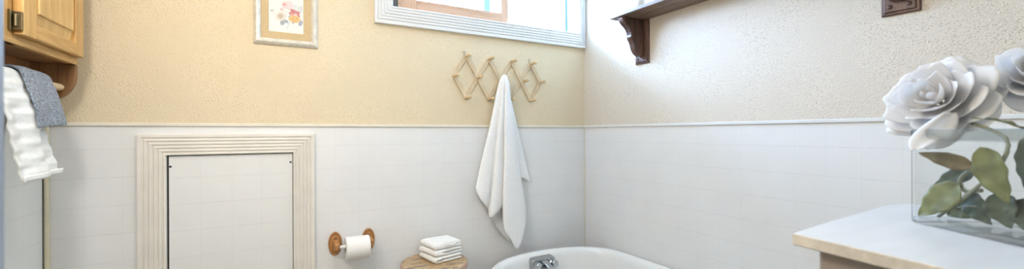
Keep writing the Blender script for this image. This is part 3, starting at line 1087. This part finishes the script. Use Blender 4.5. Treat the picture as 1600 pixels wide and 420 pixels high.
def folded_cloth(z0, th, rot, size, off, mat, label, seed, wave):
    """Two-layer folded washcloth: rounded fold on its left, open layered ends on its front."""
    sx, sy = size
    ly = th / 2 * 0.94
    # U profile in (s, z): outer line then inner line, s runs from the fold to the open end
    prof = []
    n = 8
    outer_r = th / 2
    # lower outer
    pts = [(sx, 0.0)]
    for i in range(9):
        pts.append((sx - (sx - outer_r) * (i + 1) / 9, 0.0))
    for i in range(1, n):
        a = -PI / 2 - PI * i / n
        pts.append((outer_r + outer_r * math.cos(a), th / 2 + outer_r * math.sin(a)))
    for i in range(10):
        pts.append((outer_r + (sx - outer_r) * i / 9, th))
    # rounded end of the upper layer, then back inside, then the lower layer's end
    rl = th / 4 - 0.0004
    pts += [(sx + rl * 1.1 * math.cos(a), th * 0.75 + rl * math.sin(a)) for a in [PI / 2 - PI * i / 8 for i in range(1, 9)]]
    for i in range(8):
        pts.append((sx - (sx - outer_r * 0.6) * (i + 1) / 8, th / 2 + 0.0008))
    for i in range(8):
        pts.append((outer_r * 0.6 + (sx - outer_r * 0.6) * (i + 1) / 8, th / 2 - 0.0008))
    pts += [(sx + rl * 1.3 * math.cos(a), th * 0.25 + rl * math.sin(a)) for a in [PI / 2 - PI * i / 8 for i in range(1, 8)]]
    c, s_ = math.cos(rot), math.sin(rot)
    mm = MB()
    rings = []
    ny = 28
    for j in range(ny + 1):
        v = (1 - math.cos(PI * j / ny)) / 2
        # layer ends are rolled in a little so that the front edge is soft
        e = min(v, 1 - v)
        sh = 1 - 0.40 * max(0, 1 - e / 0.09) ** 2
        ring = []
        for (a, z) in pts:
            zz = th / 2 + (z - th / 2) * sh if False else z
            lay = 1 if z > th / 2 else 0
            mid = th * (0.75 if lay else 0.25)
            zz = mid + (z - mid) * sh
            w = wave * noise.noise((a * 22 + seed, v * 2.0, seed))
            zz = max(zz + w, 0.0)
            b = (v - 0.5) * sy + 0.003 * noise.noise((a * 14, v * 3, seed))
            aa = a - sx / 2 + 0.003 * noise.noise((v * 5, z * 60, seed + 4))
            ring.append((off[0] + aa * c - b * s_, off[1] + aa * s_ + b * c, z0 + zz))
        rings.append(ring)
    R = mm.loft(rings, caps=False)
    # close the two ends of the U as a strip
    for ring, flip in ((R[0], False), (R[-1], True)):
        f = mm.face(ring if flip else list(reversed(ring)))
        if f:
            bmesh.ops.triangulate(mm.bm, faces=[f])
    o = mm.build('washcloth', mat, None, smooth=True)
    tag(o, label, 'washcloth', 'folded washcloths on the stool')
    return o


rc = 0.20
cx_, cy_ = 0.698, 1.985
folded_cloth(SZ + 0.0005, 0.030, rc, (0.148, 0.148), (cx_ + 0.002, cy_ - 0.004), M_cloth, 'folded white washcloth lying directly on the stool, lowest of the stack', 1.0, 0.0015)
folded_cloth(SZ + 0.0315, 0.029, rc + 0.03, (0.150, 0.146), (cx_ + 0.004, cy_), M_cloth, 'folded white washcloth in the middle of the stack on the stool', 2.7, 0.0015)
folded_cloth(SZ + 0.0615, 0.031, rc - 0.03, (0.146, 0.142), (cx_ + 0.006, cy_ + 0.004), M_cloth_rib, 'ribbed white washcloth folded on top of the stool stack', 5.3, 0.002)

# ------------------------------------------------------------------ bathtub
TUB = empty('bathtub', (1.319, 1.33, 0), 'white roll-rim clawfoot bathtub in the corner by the right wall', 'bathtub')
TCX, TA, TBk, TY1, TY0 = 1.321, 0.427, 0.30, 2.042, 0.56
yc1, yc0 = TY1 - TBk, TY0 + TBk


def tub_ring(inset, z, tilt=0.0):
    r = []
    a, b = TA - inset, TBk - inset
    n = 40
    for i in range(n + 1):
        an = PI * i / n
        ca, sa = math.cos(an), math.sin(an)
        e = 0.90
        r.append((TCX + a * math.copysign(abs(ca) ** e, ca), yc1 + b * sa ** e - tilt, z))
    for i in range(n + 1):
        an = PI + PI * i / n
        ca, sa = math.cos(an), math.sin(an)
        e = 0.90
        r.append((TCX + a * math.copysign(abs(ca) ** e, ca), yc0 - b * abs(sa) ** e + tilt, z))
    return r


mm = MB()
tprof = [(0.26, 0.13), (0.17, 0.135), (0.11, 0.17), (0.08, 0.26), (0.06, 0.42), (0.050, 0.55), (0.044, 0.592), (0.030, 0.594), (0.012, 0.598), (0.002, 0.608),
         (0.0, 0.618), (0.004, 0.629), (0.014, 0.637), (0.026, 0.640), (0.038, 0.638), (0.050, 0.631), (0.059, 0.619), (0.064, 0.600), (0.070, 0.55), (0.085, 0.42), (0.11, 0.28), (0.16, 0.19), (0.24, 0.165), (0.285, 0.16)]
mm.loft([tub_ring(i, z) for i, z in tprof])
mm.build('tub', M_enamel, TUB, smooth=True)
for fx, fy in ((1.06, 1.72), (1.58, 1.72), (1.06, 0.88), (1.58, 0.88)):
    f = MB()
    sgx, sgy = (1 if fx > TCX else -1), (1 if fy > 1.3 else -1)
    f.tube([(fx - sgx * 0.03, fy - sgy * 0.01, 0.20), (fx + sgx * 0.03, fy, 0.15), (fx + sgx * 0.045, fy + sgy * 0.01, 0.09), (fx + sgx * 0.03, fy + sgy * 0.01, 0.045), (fx + sgx * 0.045, fy + sgy * 0.012, 0.026)],
           lambda t: 0.034 - 0.016 * math.sin(t * PI) + 0.0 * t, 12)
    f.build('claw_foot', M_enamel, TUB, smooth=True)
# faucet fixed to the end wall inside the tub
FX, FY, FZ = 1.305, 1.962, 0.585
Fm = Matrix.Translation((FX, FY, FZ)) @ Matrix.Rotation(math.radians(6), 4, 'X')


def rrect(w_, h_, r_, n=6):
    pts = []
    for cx, cz, a0 in ((w_ - r_, h_ - r_, 0), (-w_ + r_, h_ - r_, PI / 2), (-w_ + r_, -h_ + r_, PI), (w_ - r_, -h_ + r_, 1.5 * PI)):
        for i in range(n + 1):
            a = a0 + PI / 2 * i / n
            pts.append((cx + r_ * math.cos(a), cz + r_ * math.sin(a)))
    return pts


mm = MB()
mm.loft([[Fm @ Vector((x * k, y, z * k)) for x, z in rrect(0.082, 0.034, 0.018)] for k, y in ((1.0, 0.03), (1.0, -0.012), (0.97, -0.017), (0.90, -0.019))])
fa = mm.build('faucet', M_chrome, TUB, bevel=0.001)
for sx_ in (-0.050, 0.050):
    hm = MB()
    hm.lathe([(0.019, 0), (0.019, 0.008), (0.015, 0.011), (0.015, 0.014), (0.020, 0.018), (0.0215, 0.022), (0.0215, 0.034), (0.019, 0.039), (0.010, 0.041), (0.006, 0.043), (0, 0.0435)],
             Fm @ axis_matrix((sx_, -0.017, 0.0), (0.25 * (1 if sx_ > 0 else -0.2), -1, 0.12)), 20)
    hm.build('faucet_handle', M_chrome, fa, smooth=True)
sm_ = MB()
def sp(y, hw, z0, z1):
    return [Fm @ Vector(q) for q in ((-hw, y, z0), (hw, y, z0), (hw * 0.8, y, z1), (-hw * 0.8, y, z1))]
sm_.loft([sp(-0.015, 0.026, -0.025, 0.026), sp(-0.05, 0.023, -0.022, 0.022), sp(-0.085, 0.020, -0.028, 0.010), sp(-0.10, 0.016, -0.030, -0.004)])
sm_.build('spout', M_chrome, fa, bevel=0.005, seg=3)

# ------------------------------------------------------------------ shelf on the right wall
SH = empty('shelf', (XR, 1.0, 1.71), 'dark stained wooden shelf on carved brackets on the right wall', 'shelf')
sxf, szb, sy0, sy1 = 1.577, 1.950, 0.30, 1.700
xw = XR + 0.003
MB().box((sxf, sy0, szb), (xw, sy1, szb + 0.019)).build('board', M_shelf, SH, bevel=0.0025)
for yc in (1.6275, 0.537):
    bm_ = MB()
    hwp = 0.0485
    xp = xw
    # moulded back plate
    def pr(hy, z0_, z1_, x):
        return [(x, yc - hy, z0_), (x, yc + hy, z0_), (x, yc + hy, z1_), (x, yc - hy, z1_)]
    zt_ = szb - 0.0005
    bm_.loft([pr(hwp, 1.711, zt_, xp), pr(hwp, 1.711, zt_, xp - 0.007), pr(hwp - 0.003, 1.714, zt_, xp - 0.010), pr(hwp - 0.008, 1.719, zt_, xp - 0.010), pr(hwp - 0.010, 1.721, zt_, xp - 0.016), pr(hwp - 0.012, 1.723, zt_, xp - 0.0165)])
    bp_ = bm_.build('bracket', M_walnut, SH, bevel=0.001)
    # scrolled corbel
    xc = xp - 0.016
    out = [(1.594, zt_), (1.590, 1.938), (1.596, 1.926), (1.610, 1.914), (1.628, 1.902), (1.642, 1.888), (1.650, 1.872), (1.653, 1.858), (1.651, 1.848), (1.655, 1.838), (1.664, 1.826),
           (1.673, 1.812), (1.678, 1.797), (1.683, 1.782), (1.692, 1.768), (1.704, 1.757), (1.718, 1.750), (1.730, 1.749), (xc, 1.754), (xc, zt_)]
    cb = MB()
    hw_ = 0.021
    def cfn(sgn, k):
        def f(p):
            cxm, czm = 1.70, 1.87
            return (cxm + (p[0] - cxm) * k if p[0] < xc else p[0], yc + sgn, czm + (p[1] - czm) * k if p[1] < zt_ - .001 else p[1])
        return f
    cb.loft([[cfn(-hw_, 0.93)(p) for p in out], [cfn(-hw_ * 0.72, 1.0)(p) for p in out], [cfn(hw_ * 0.72, 1.0)(p) for p in out], [cfn(hw_, 0.93)(p) for p in out]])
    cb.build('corbel', M_walnut, bp_, bevel=0.003)
    for dy_, zz in ((-0.024, 1.737), (0.024, 1.737), (-0.030, 1.928), (0.030, 1.928)):
        sc = MB()
        sc.lathe([(0.0072, 0), (0.0070, 0.002), (0.0045, 0.0045), (0, 0.0052)], axis_matrix((xc, yc + dy_, zz), (-1, 0, 0)), 14)
        sc.build('screw', M_walnut, bp_, smooth=True)
# object standing on the shelf's far end
cn = MB()
cn.lathe([(0.026, 0), (0.029, 0.004), (0.030, 0.05), (0.029, 0.085), (0.031, 0.087), (0.031, 0.097), (0.012, 0.102), (0.008, 0.108), (0.010, 0.116), (0, 0.12)], Matrix.Translation((1.642, 1.545, szb + 0.0192)), 28)
cn = cn.build('canister', M_canister, None, smooth=True)
cn.modifiers.new('Edge', 'EDGE_SPLIT').split_angle = math.radians(40)
tag(cn, 'pale container standing on the far end of the wall shelf', 'container')

# ------------------------------------------------------------------ chest in the right foreground
CH = empty('chest', (0.88, 0.1, 0), 'tall chest with a chipped white painted top under the flower vase', 'chest')
CZ = 1.18
pts = [(0.659, 0.324), (0.80, 0.336), (0.947, 0.344), (1.06, 0.351), (1.095, 0.350), (1.125, 0.340), (1.145, 0.315), (1.15, 0.28), (1.13, -0.28), (0.585, -0.28), (0.600, -0.05), (0.634, 0.160)]
tm = MB()
cxm, cym = 0.87, 0.04
def shr(k, z):
    return [(cxm + (x - cxm) * k, cym + (y - cym) * k, z) for x, y in pts]
tm.loft([shr(0.994, CZ - 0.017), shr(1.0, CZ - 0.0155), shr(1.0, CZ - 0.0015), shr(0.997, CZ)])
tp = tm.build('top', [M_chesttop, M_chestedge], CH)
for p in tp.data.polygons:
    if p.normal.z < 0.6:
        p.material_index = 1
bm2 = MB()
ins = [(0.688, 0.303), (1.08, 0.322), (1.10, -0.26), (0.612, -0.26)]
bm2.loft([[(x, y, 0.10) for x, y in ins], [(x, y, CZ - 0.017) for x, y in ins]])
body = bm2.build('body', M_chestbody, CH, bevel=0.004)
# front edge vectors of the body, used for rails, drawers and feet
pA, pB = Vector((0.612, -0.26, 0)), Vector((0.688, 0.303, 0))
fd = (pB - pA).normalized()
fn_ = Vector((-fd.y, fd.x, 0))
FL = (pB - pA).length


def on_front(t0, t1, z0, z1, d0, d1):
    q = []
    for dpt in (d0, d1):
        for t, z in ((t0, z0), (t1, z0), (t1, z1), (t0, z1)):
            p = pA + fd * t + fn_ * dpt
            q.append((p.x, p.y, z))
    return [q[:4], q[4:]]


rl = MB()
rl.loft(on_front(-0.004, FL + 0.004, 1.098, 1.125, 0.0, 0.010))
rl.build('rail', M_chestrail, CH, bevel=0.005, seg=3)
for i in range(4):
    dz0 = 0.16 + i * 0.235
    dm = MB()
    dm.loft(on_front(0.03, FL - 0.03, dz0, dz0 + 0.215, 0.0005, 0.014))
    dd = dm.build('drawer', M_chestbody, CH, bevel=0.004)
    for t in (0.16, FL - 0.16):
        kp = pA + fd * t + fn_ * 0.013
        km = MB()
        km.lathe([(0.007, 0), (0.006, 0.012), (0.014, 0.018), (0.015, 0.024), (0.008, 0.03), (0, 0.031)], axis_matrix((kp.x, kp.y, dz0 + 0.107), fn_), 16)
        km.build('knob', M_chestrail, dd, smooth=True)
for x, y in ((0.70, 0.28), (1.06, 0.30), (1.07, -0.23), (0.64, -0.23)):
    fm = MB()
    fm.lathe([(0.018, 0), (0.026, 0.03), (0.022, 0.07), (0.026, 0.10)], Matrix.Translation((x, y, 0)), 16)
    fm.build('foot', M_chestbody, CH, smooth=True)

# ------------------------------------------------------------------ glass vase
VA = Vector((0.910, 0.271, CZ + 0.0008))
E1 = Vector((-0.521, -0.854, 0)).normalized()
E2 = Vector((0.854, -0.521, 0)).normalized()
VL, VD, VH = 0.20, 0.135, 0.152


def vpt(a, b, z):
    p = VA + E1 * a + E2 * b
    return (p.x, p.y, VA.z + z)


def vring(ins, z, r=0.012):
    pts = []
    L0, L1, D0, D1 = ins, VL - ins, ins, VD - ins
    rr_ = max(r - ins, 0.002)
    for ca, cb2, a0 in ((L1 - rr_, D1 - rr_, 0), (L0 + rr_, D1 - rr_, PI / 2), (L0 + rr_, D0 + rr_, PI), (L1 - rr_, D0 + rr_, 1.5 * PI)):
        for i in range(5):
            an = a0 + PI / 2 * i / 4
            pts.append(vpt(ca + rr_ * math.cos(an), cb2 + rr_ * math.sin(an), z))
    return pts


V = empty('vase', tuple(VA + E1 * VL / 2 + E2 * VD / 2), 'rectangular clear glass vase of white roses on the chest', 'vase')
vm = MB()
vm.loft([vring(0.0, 0.008), vring(0.0, VH - 0.002), vring(0.0015, VH), vring(0.0035, VH), vring(0.005, VH - 0.002), vring(0.005, 0.009)], caps=False)
vm.build('glass_wall', M_vase, V, smooth=False)
vb = MB()
vb.loft([vring(0.003, 0.0), vring(0.0, 0.002), vring(0.0, 0.008), vring(0.005, 0.009)])
vb.build('glass_base', M_vasebase, V)
vr = MB()
vr.loft([vring(0.001, VH - 0.018), vring(-0.0006, VH - 0.012), vring(-0.0006, VH - 0.002), vring(0.0015, VH + 0.0002), vring(0.0035, VH + 0.0002), vring(0.0056, VH - 0.002), vring(0.0056, VH - 0.018)], caps=False)
vr.build('rim', M_vasebase, V)

# ------------------------------------------------------------------ silk roses
def petal(mb, M, phi0, r0, L_, W, tau0, tau1, seed, ruffle=0.004, curl=0.5, tip=0.0):
    nu, nv_ = 14, 14
    prof = [(r0, 0.0)]
    st = 40
    for i in range(st):
        v = (i + 0.5) / st
        tau = tau0 + (tau1 - tau0) * v ** 1.6 + curl * max(0, v - 0.78) ** 1.2 * 4
        prof.append((prof[-1][0] + math.sin(tau) * L_ / st, prof[-1][1] + math.cos(tau) * L_ / st))

    def fn(u, v):
        uu = u * 2 - 1
        # rounded outer outline: the far edge dips towards both sides
        vv = v * (1 - 0.34 * abs(uu) ** 2.6 + 0.05 * noise.noise((uu * 3 + seed * 3, 0.5, seed)))
        vv = min(max(vv, 0), 1)
        rho, hh = prof[int(round(vv * st))] if False else None, None
        f = vv * st
        i = min(int(f), st - 1)
        q = f - i
        rho = prof[i][0] * (1 - q) + prof[i + 1][0] * q
        hh = prof[i][1] * (1 - q) + prof[i + 1][1] * q
        wd = W * (0.36 + 0.64 * math.sin(PI * min(0.62, v * 0.62 + 0.05)))
        s = uu * wd
        rc_ = max(rho, 0.010) + 0.010
        ph = phi0 + s / rc_
        rf = ruffle * v ** 2 * (noise.noise((uu * 2.2 + seed, v * 1.5, seed)) + 0.45 * math.sin(uu * 6 + seed) + 0.4 * noise.noise((uu * 5 + seed * 2, v * 3, seed)))
        rad = rho + rf * 0.6 - 0.10 * abs(uu) ** 2 * rho * 0.4
        return M @ Vector((rad * math.cos(ph), rad * math.sin(ph), hh + rf - 0.003 * abs(uu) * v))
    mb.grid(fn, nu, nv_)


def rose(name, loc, axis, scale, seed, label, extra=()):
    R0 = empty(name, loc, label, 'rose')
    M = axis_matrix(loc, axis) @ Matrix.Scale(scale, 4)
    rng = random.Random(seed)
    # tight bud in the middle
    layers = [
        (3, 0.002, 0.034, 0.020, 0.30, -0.12, 0.002, 0.2),
        (3, 0.004, 0.040, 0.030, 0.58, -0.05, 0.003, 0.4),
        (4, 0.006, 0.046, 0.036, 0.85, 0.10, 0.005, 0.6),
        (5, 0.008, 0.052, 0.040, 1.08, 0.30, 0.007, 0.8),
        (5, 0.009, 0.058, 0.044, 1.27, 0.60, 0.006, 0.9),
        (6, 0.009, 0.063, 0.046, 1.44, 0.98, 0.006, 0.8),
        (6, 0.009, 0.066, 0.050, 1.58, 1.38, 0.006, 0.4),
    ]
    off = rng.random() * 6
    for li, (n, r0, L_, W, t0, t1, rf, cu) in enumerate(layers):
        for k in range(n):
            mb = MB()
            ph = off + 2 * PI * k / n + li * 0.9 + rng.uniform(-0.15, 0.15)
            Mz = M @ Matrix.Translation((0, 0, 0.006 - 0.0025 * li))
            petal(mb, Mz, ph, r0, L_ * rng.uniform(0.93, 1.07), W, t0 + rng.uniform(-0.06, 0.06), t1 + rng.uniform(-0.12, 0.12), seed + li * 7 + k * 1.7, rf, cu)
            mb.build('petal', M_petal if not (li < 2) else M_petal, R0, smooth=True, solid=0.0006)
    return R0, M


def leaf(parent, pa, pb, wd, mat, up=(0, 0, 1), bend=0.012, curl=0.2):
    pa, pb = Vector(pa), Vector(pb)
    d_ = pb - pa
    side = d_.cross(Vector(up)).normalized()
    nrm = side.cross(d_).normalized()
    mb = MB()

    def fn(u, v):
        uu = u * 2 - 1
        w_ = wd * (math.sin(PI * min(1, v ** 0.8)) ** 0.85 * (1.1 - 0.35 * v) + 0.02)
        p = pa + d_ * v + side * uu * w_ + nrm * (bend * math.sin(PI * v) - curl * w_ * (1 - abs(uu)) + 0.0015 * math.sin(v * 22) * abs(uu))
        return p
    mb.grid(fn, 10, 16)
    return mb.build('leaf', mat, parent, smooth=True, solid=0.0006)


ROSE1 = (0.962, 0.245, 1.379)
r1, M1 = rose('rose', ROSE1, (-1.05, 0.215, 0.50), 1.10, 3, 'large white silk rose nearest the wall, leaning out over the vase rim')
ROSE2 = (1.010, 0.140, 1.405)
r2, M2 = rose('rose', ROSE2, (-0.55, -0.35, 0.75), 1.0, 11, 'white silk rose behind the large one, cut off by the picture edge')

# drooping petal of the first rose that hangs over the glass
mb = MB()
hp0, hp1 = Vector((0.908, 0.222, 1.360)), Vector((0.867, 0.243, 1.303))
hd = hp1 - hp0
hs = Vector((0.45, -0.89, 0.12)).normalized()
hn = hs.cross(hd).normalized()
def hang(u, v):
    uu = u * 2 - 1
    w_ = 0.0245 * (math.sin(PI * (0.10 + 0.80 * v)) ** 0.8)
    return hp0 + hd * v + hs * uu * w_ + hn * (0.010 * math.sin(PI * v) * 1 + 0.006 * uu * uu + 0.003 * math.sin(uu * 4 + v * 3))
mb.grid(hang, 14, 18)
mb.build('petal', M_petal, r1, smooth=True, solid=0.0006)


def inside(a, b, z):
    return vpt(a, b, z)


# stems
def stem(parent, path, r_=0.0026):
    mb = MB()
    P = [Vector(p) for p in path]
    Q = [catmull([tuple(p) for p in P], i / 24) for i in range(25)]
    mb.tube(Q, r_, 8)
    return mb.build('stem', M_stem, parent, smooth=True)


stem(r1, [inside(0.0205, 0.030, 0.0115), inside(0.053, 0.030, 0.041), inside(0.080, 0.030, 0.069), inside(0.104, 0.032, 0.098), inside(0.100, 0.045, 0.140), (0.962, 0.225, 1.352), ROSE1])
stem(r2, [inside(0.150, 0.070, 0.014), inside(0.145, 0.072, 0.07), inside(0.135, 0.080, 0.14), (1.0, 0.145, 1.36), ROSE2])
# leaves of both roses, pressed inside the glass
UP1 = tuple(-E2)
leaf(r1, inside(0.0905, 0.020, 0.126), inside(0.128, 0.020, 0.050), 0.0225, M_leaf, UP1, 0.004, 0.15)
leaf(r1, inside(0.0760, 0.030, 0.0965), inside(0.0085, 0.010, 0.114), 0.0125, M_leaf_b, UP1, 0.002, 0.12)
leaf(r1, inside(0.0530, 0.030, 0.0680), inside(0.0085, 0.010, 0.010), 0.0225, M_leaf, UP1, 0.002, 0.10)
leaf(r1, inside(0.0640, 0.044, 0.0930), inside(0.0085, 0.034, 0.058), 0.0135, M_leaf_d, UP1, 0.004, 0.15)
leaf(r1, inside(0.0420, 0.050, 0.0520), inside(0.0790, 0.050, 0.011), 0.0190, M_leaf_d, UP1, 0.004, 0.15)
leaf(r1, inside(0.0620, 0.056, 0.0420), inside(0.0140, 0.050, 0.012), 0.0170, M_leaf, UP1, 0.003, 0.12)
leaf(r2, inside(0.0850, 0.050, 0.0600), inside(0.1030, 0.050, 0.011), 0.0230, M_leaf_d, UP1, 0.004, 0.15)
leaf(r2, inside(0.1150, 0.052, 0.0560), inside(0.1220, 0.050, 0.011), 0.0230, M_leaf_d, UP1, 0.004, 0.15)
leaf(r2, inside(0.1080, 0.062, 0.1400), inside(0.1120, 0.060, 0.066), 0.0095, M_leaf_d, UP1, 0.004, 0.15)
leaf(r2, inside(0.1500, 0.060, 0.1100), inside(0.1500, 0.050, 0.012), 0.0300, M_leaf_d, UP1, 0.004, 0.15)
leaf(r2, inside(0.118, 0.055, 0.150), inside(0.070, 0.030, 0.168), 0.012, M_leaf, (0, 0, 1), 0.006)
stem(r1, [inside(0.041, 0.040, 0.030), inside(0.055, 0.040, 0.034), inside(0.068, 0.040, 0.036)], 0.0013)
stem(r1, [inside(0.080, 0.034, 0.062), inside(0.058, 0.034, 0.058), inside(0.050, 0.034, 0.072), inside(0.062, 0.034, 0.088), inside(0.078, 0.034, 0.092)], 0.0030)

# ------------------------------------------------------------------ light
wd = bpy.data.worlds.new('overcast_sky')
scn.world = wd
wd.use_nodes = True
bg = wd.node_tree.nodes['Background']
bg.inputs['Color'].default_value = (0.40, 0.64, 1.0, 1)
bg.inputs['Strength'].default_value = 100.0


def lamp(name, kind, loc, energy, col, size=0.2, rot=None, size_y=None):
    l = bpy.data.lights.new(name, kind)
    l.energy = energy
    l.color = col
    if kind == 'AREA':
        l.shape = 'RECTANGLE' if size_y else 'DISK'
        l.size = size
        if size_y:
            l.size_y = size_y
    else:
        l.shadow_soft_size = size
    o = bpy.data.objects.new(name, l)
    COL.objects.link(o)
    o.location = loc
    if rot:
        o.rotation_euler = rot
    return o


po = lamp('window_portal', 'AREA', ((WIN[0] + WIN[1]) / 2, 2.29, (WIN[2] + WIN[3]) / 2), 1.0, (1, 1, 1), 1.22, (-PI / 2, 0, 0), 0.34)
po.data.cycles.is_portal = True
lamp('ceiling_lamp', 'AREA', (0.10, 1.10, 2.42), 9.0, (1.0, 0.97, 0.93), 0.5)
lamp('vanity_lamp', 'POINT', (-0.48, 0.95, 1.98), 20.0, (1.0, 0.965, 0.92), 0.075)
lamp('fill_light', 'AREA', (0.25, -1.6, 1.75), 19.0, (1.0, 0.97, 0.93), 0.9, (PI / 2, 0, PI))  # added soft fill standing in for bounced flash; no hall fixture seen

# ------------------------------------------------------------------ camera
TH, ROLL, FPX, CAMZ = math.radians(29.5), 0.004, 641.0, 1.33
cam = bpy.data.cameras.new('camera')
cam.sensor_width = 36.0
cam.lens = FPX / 1600 * 36.0
cam.shift_y = -2.5 / 1600
cam.clip_start = 0.02
cam.dof.use_dof = True
cam.dof.focus_distance = 2.2
cam.dof.aperture_fstop = 4.2
co = bpy.data.objects.new('camera', cam)
COL.objects.link(co)
fw = Vector((math.sin(TH), math.cos(TH), 0))
rt0 = Vector((math.cos(TH), -math.sin(TH), 0))
up0 = Vector((0, 0, 1))
rt = rt0 * math.cos(ROLL) - up0 * math.sin(ROLL)
up = up0 * math.cos(ROLL) + rt0 * math.sin(ROLL)
Mc = Matrix((rt, up, -fw)).transposed().to_4x4()
Mc.translation = (0, 0, CAMZ)
co.matrix_world = Mc
scn.camera = co

vs = scn.view_settings
vs.view_transform = 'Standard'
vs.look = 'None'
vs.exposure = 0.06
vs.gamma = 1.0
vs.use_curve_mapping = False
scn.cycles.max_bounces = 10
scn.cycles.transparent_max_bounces = 16
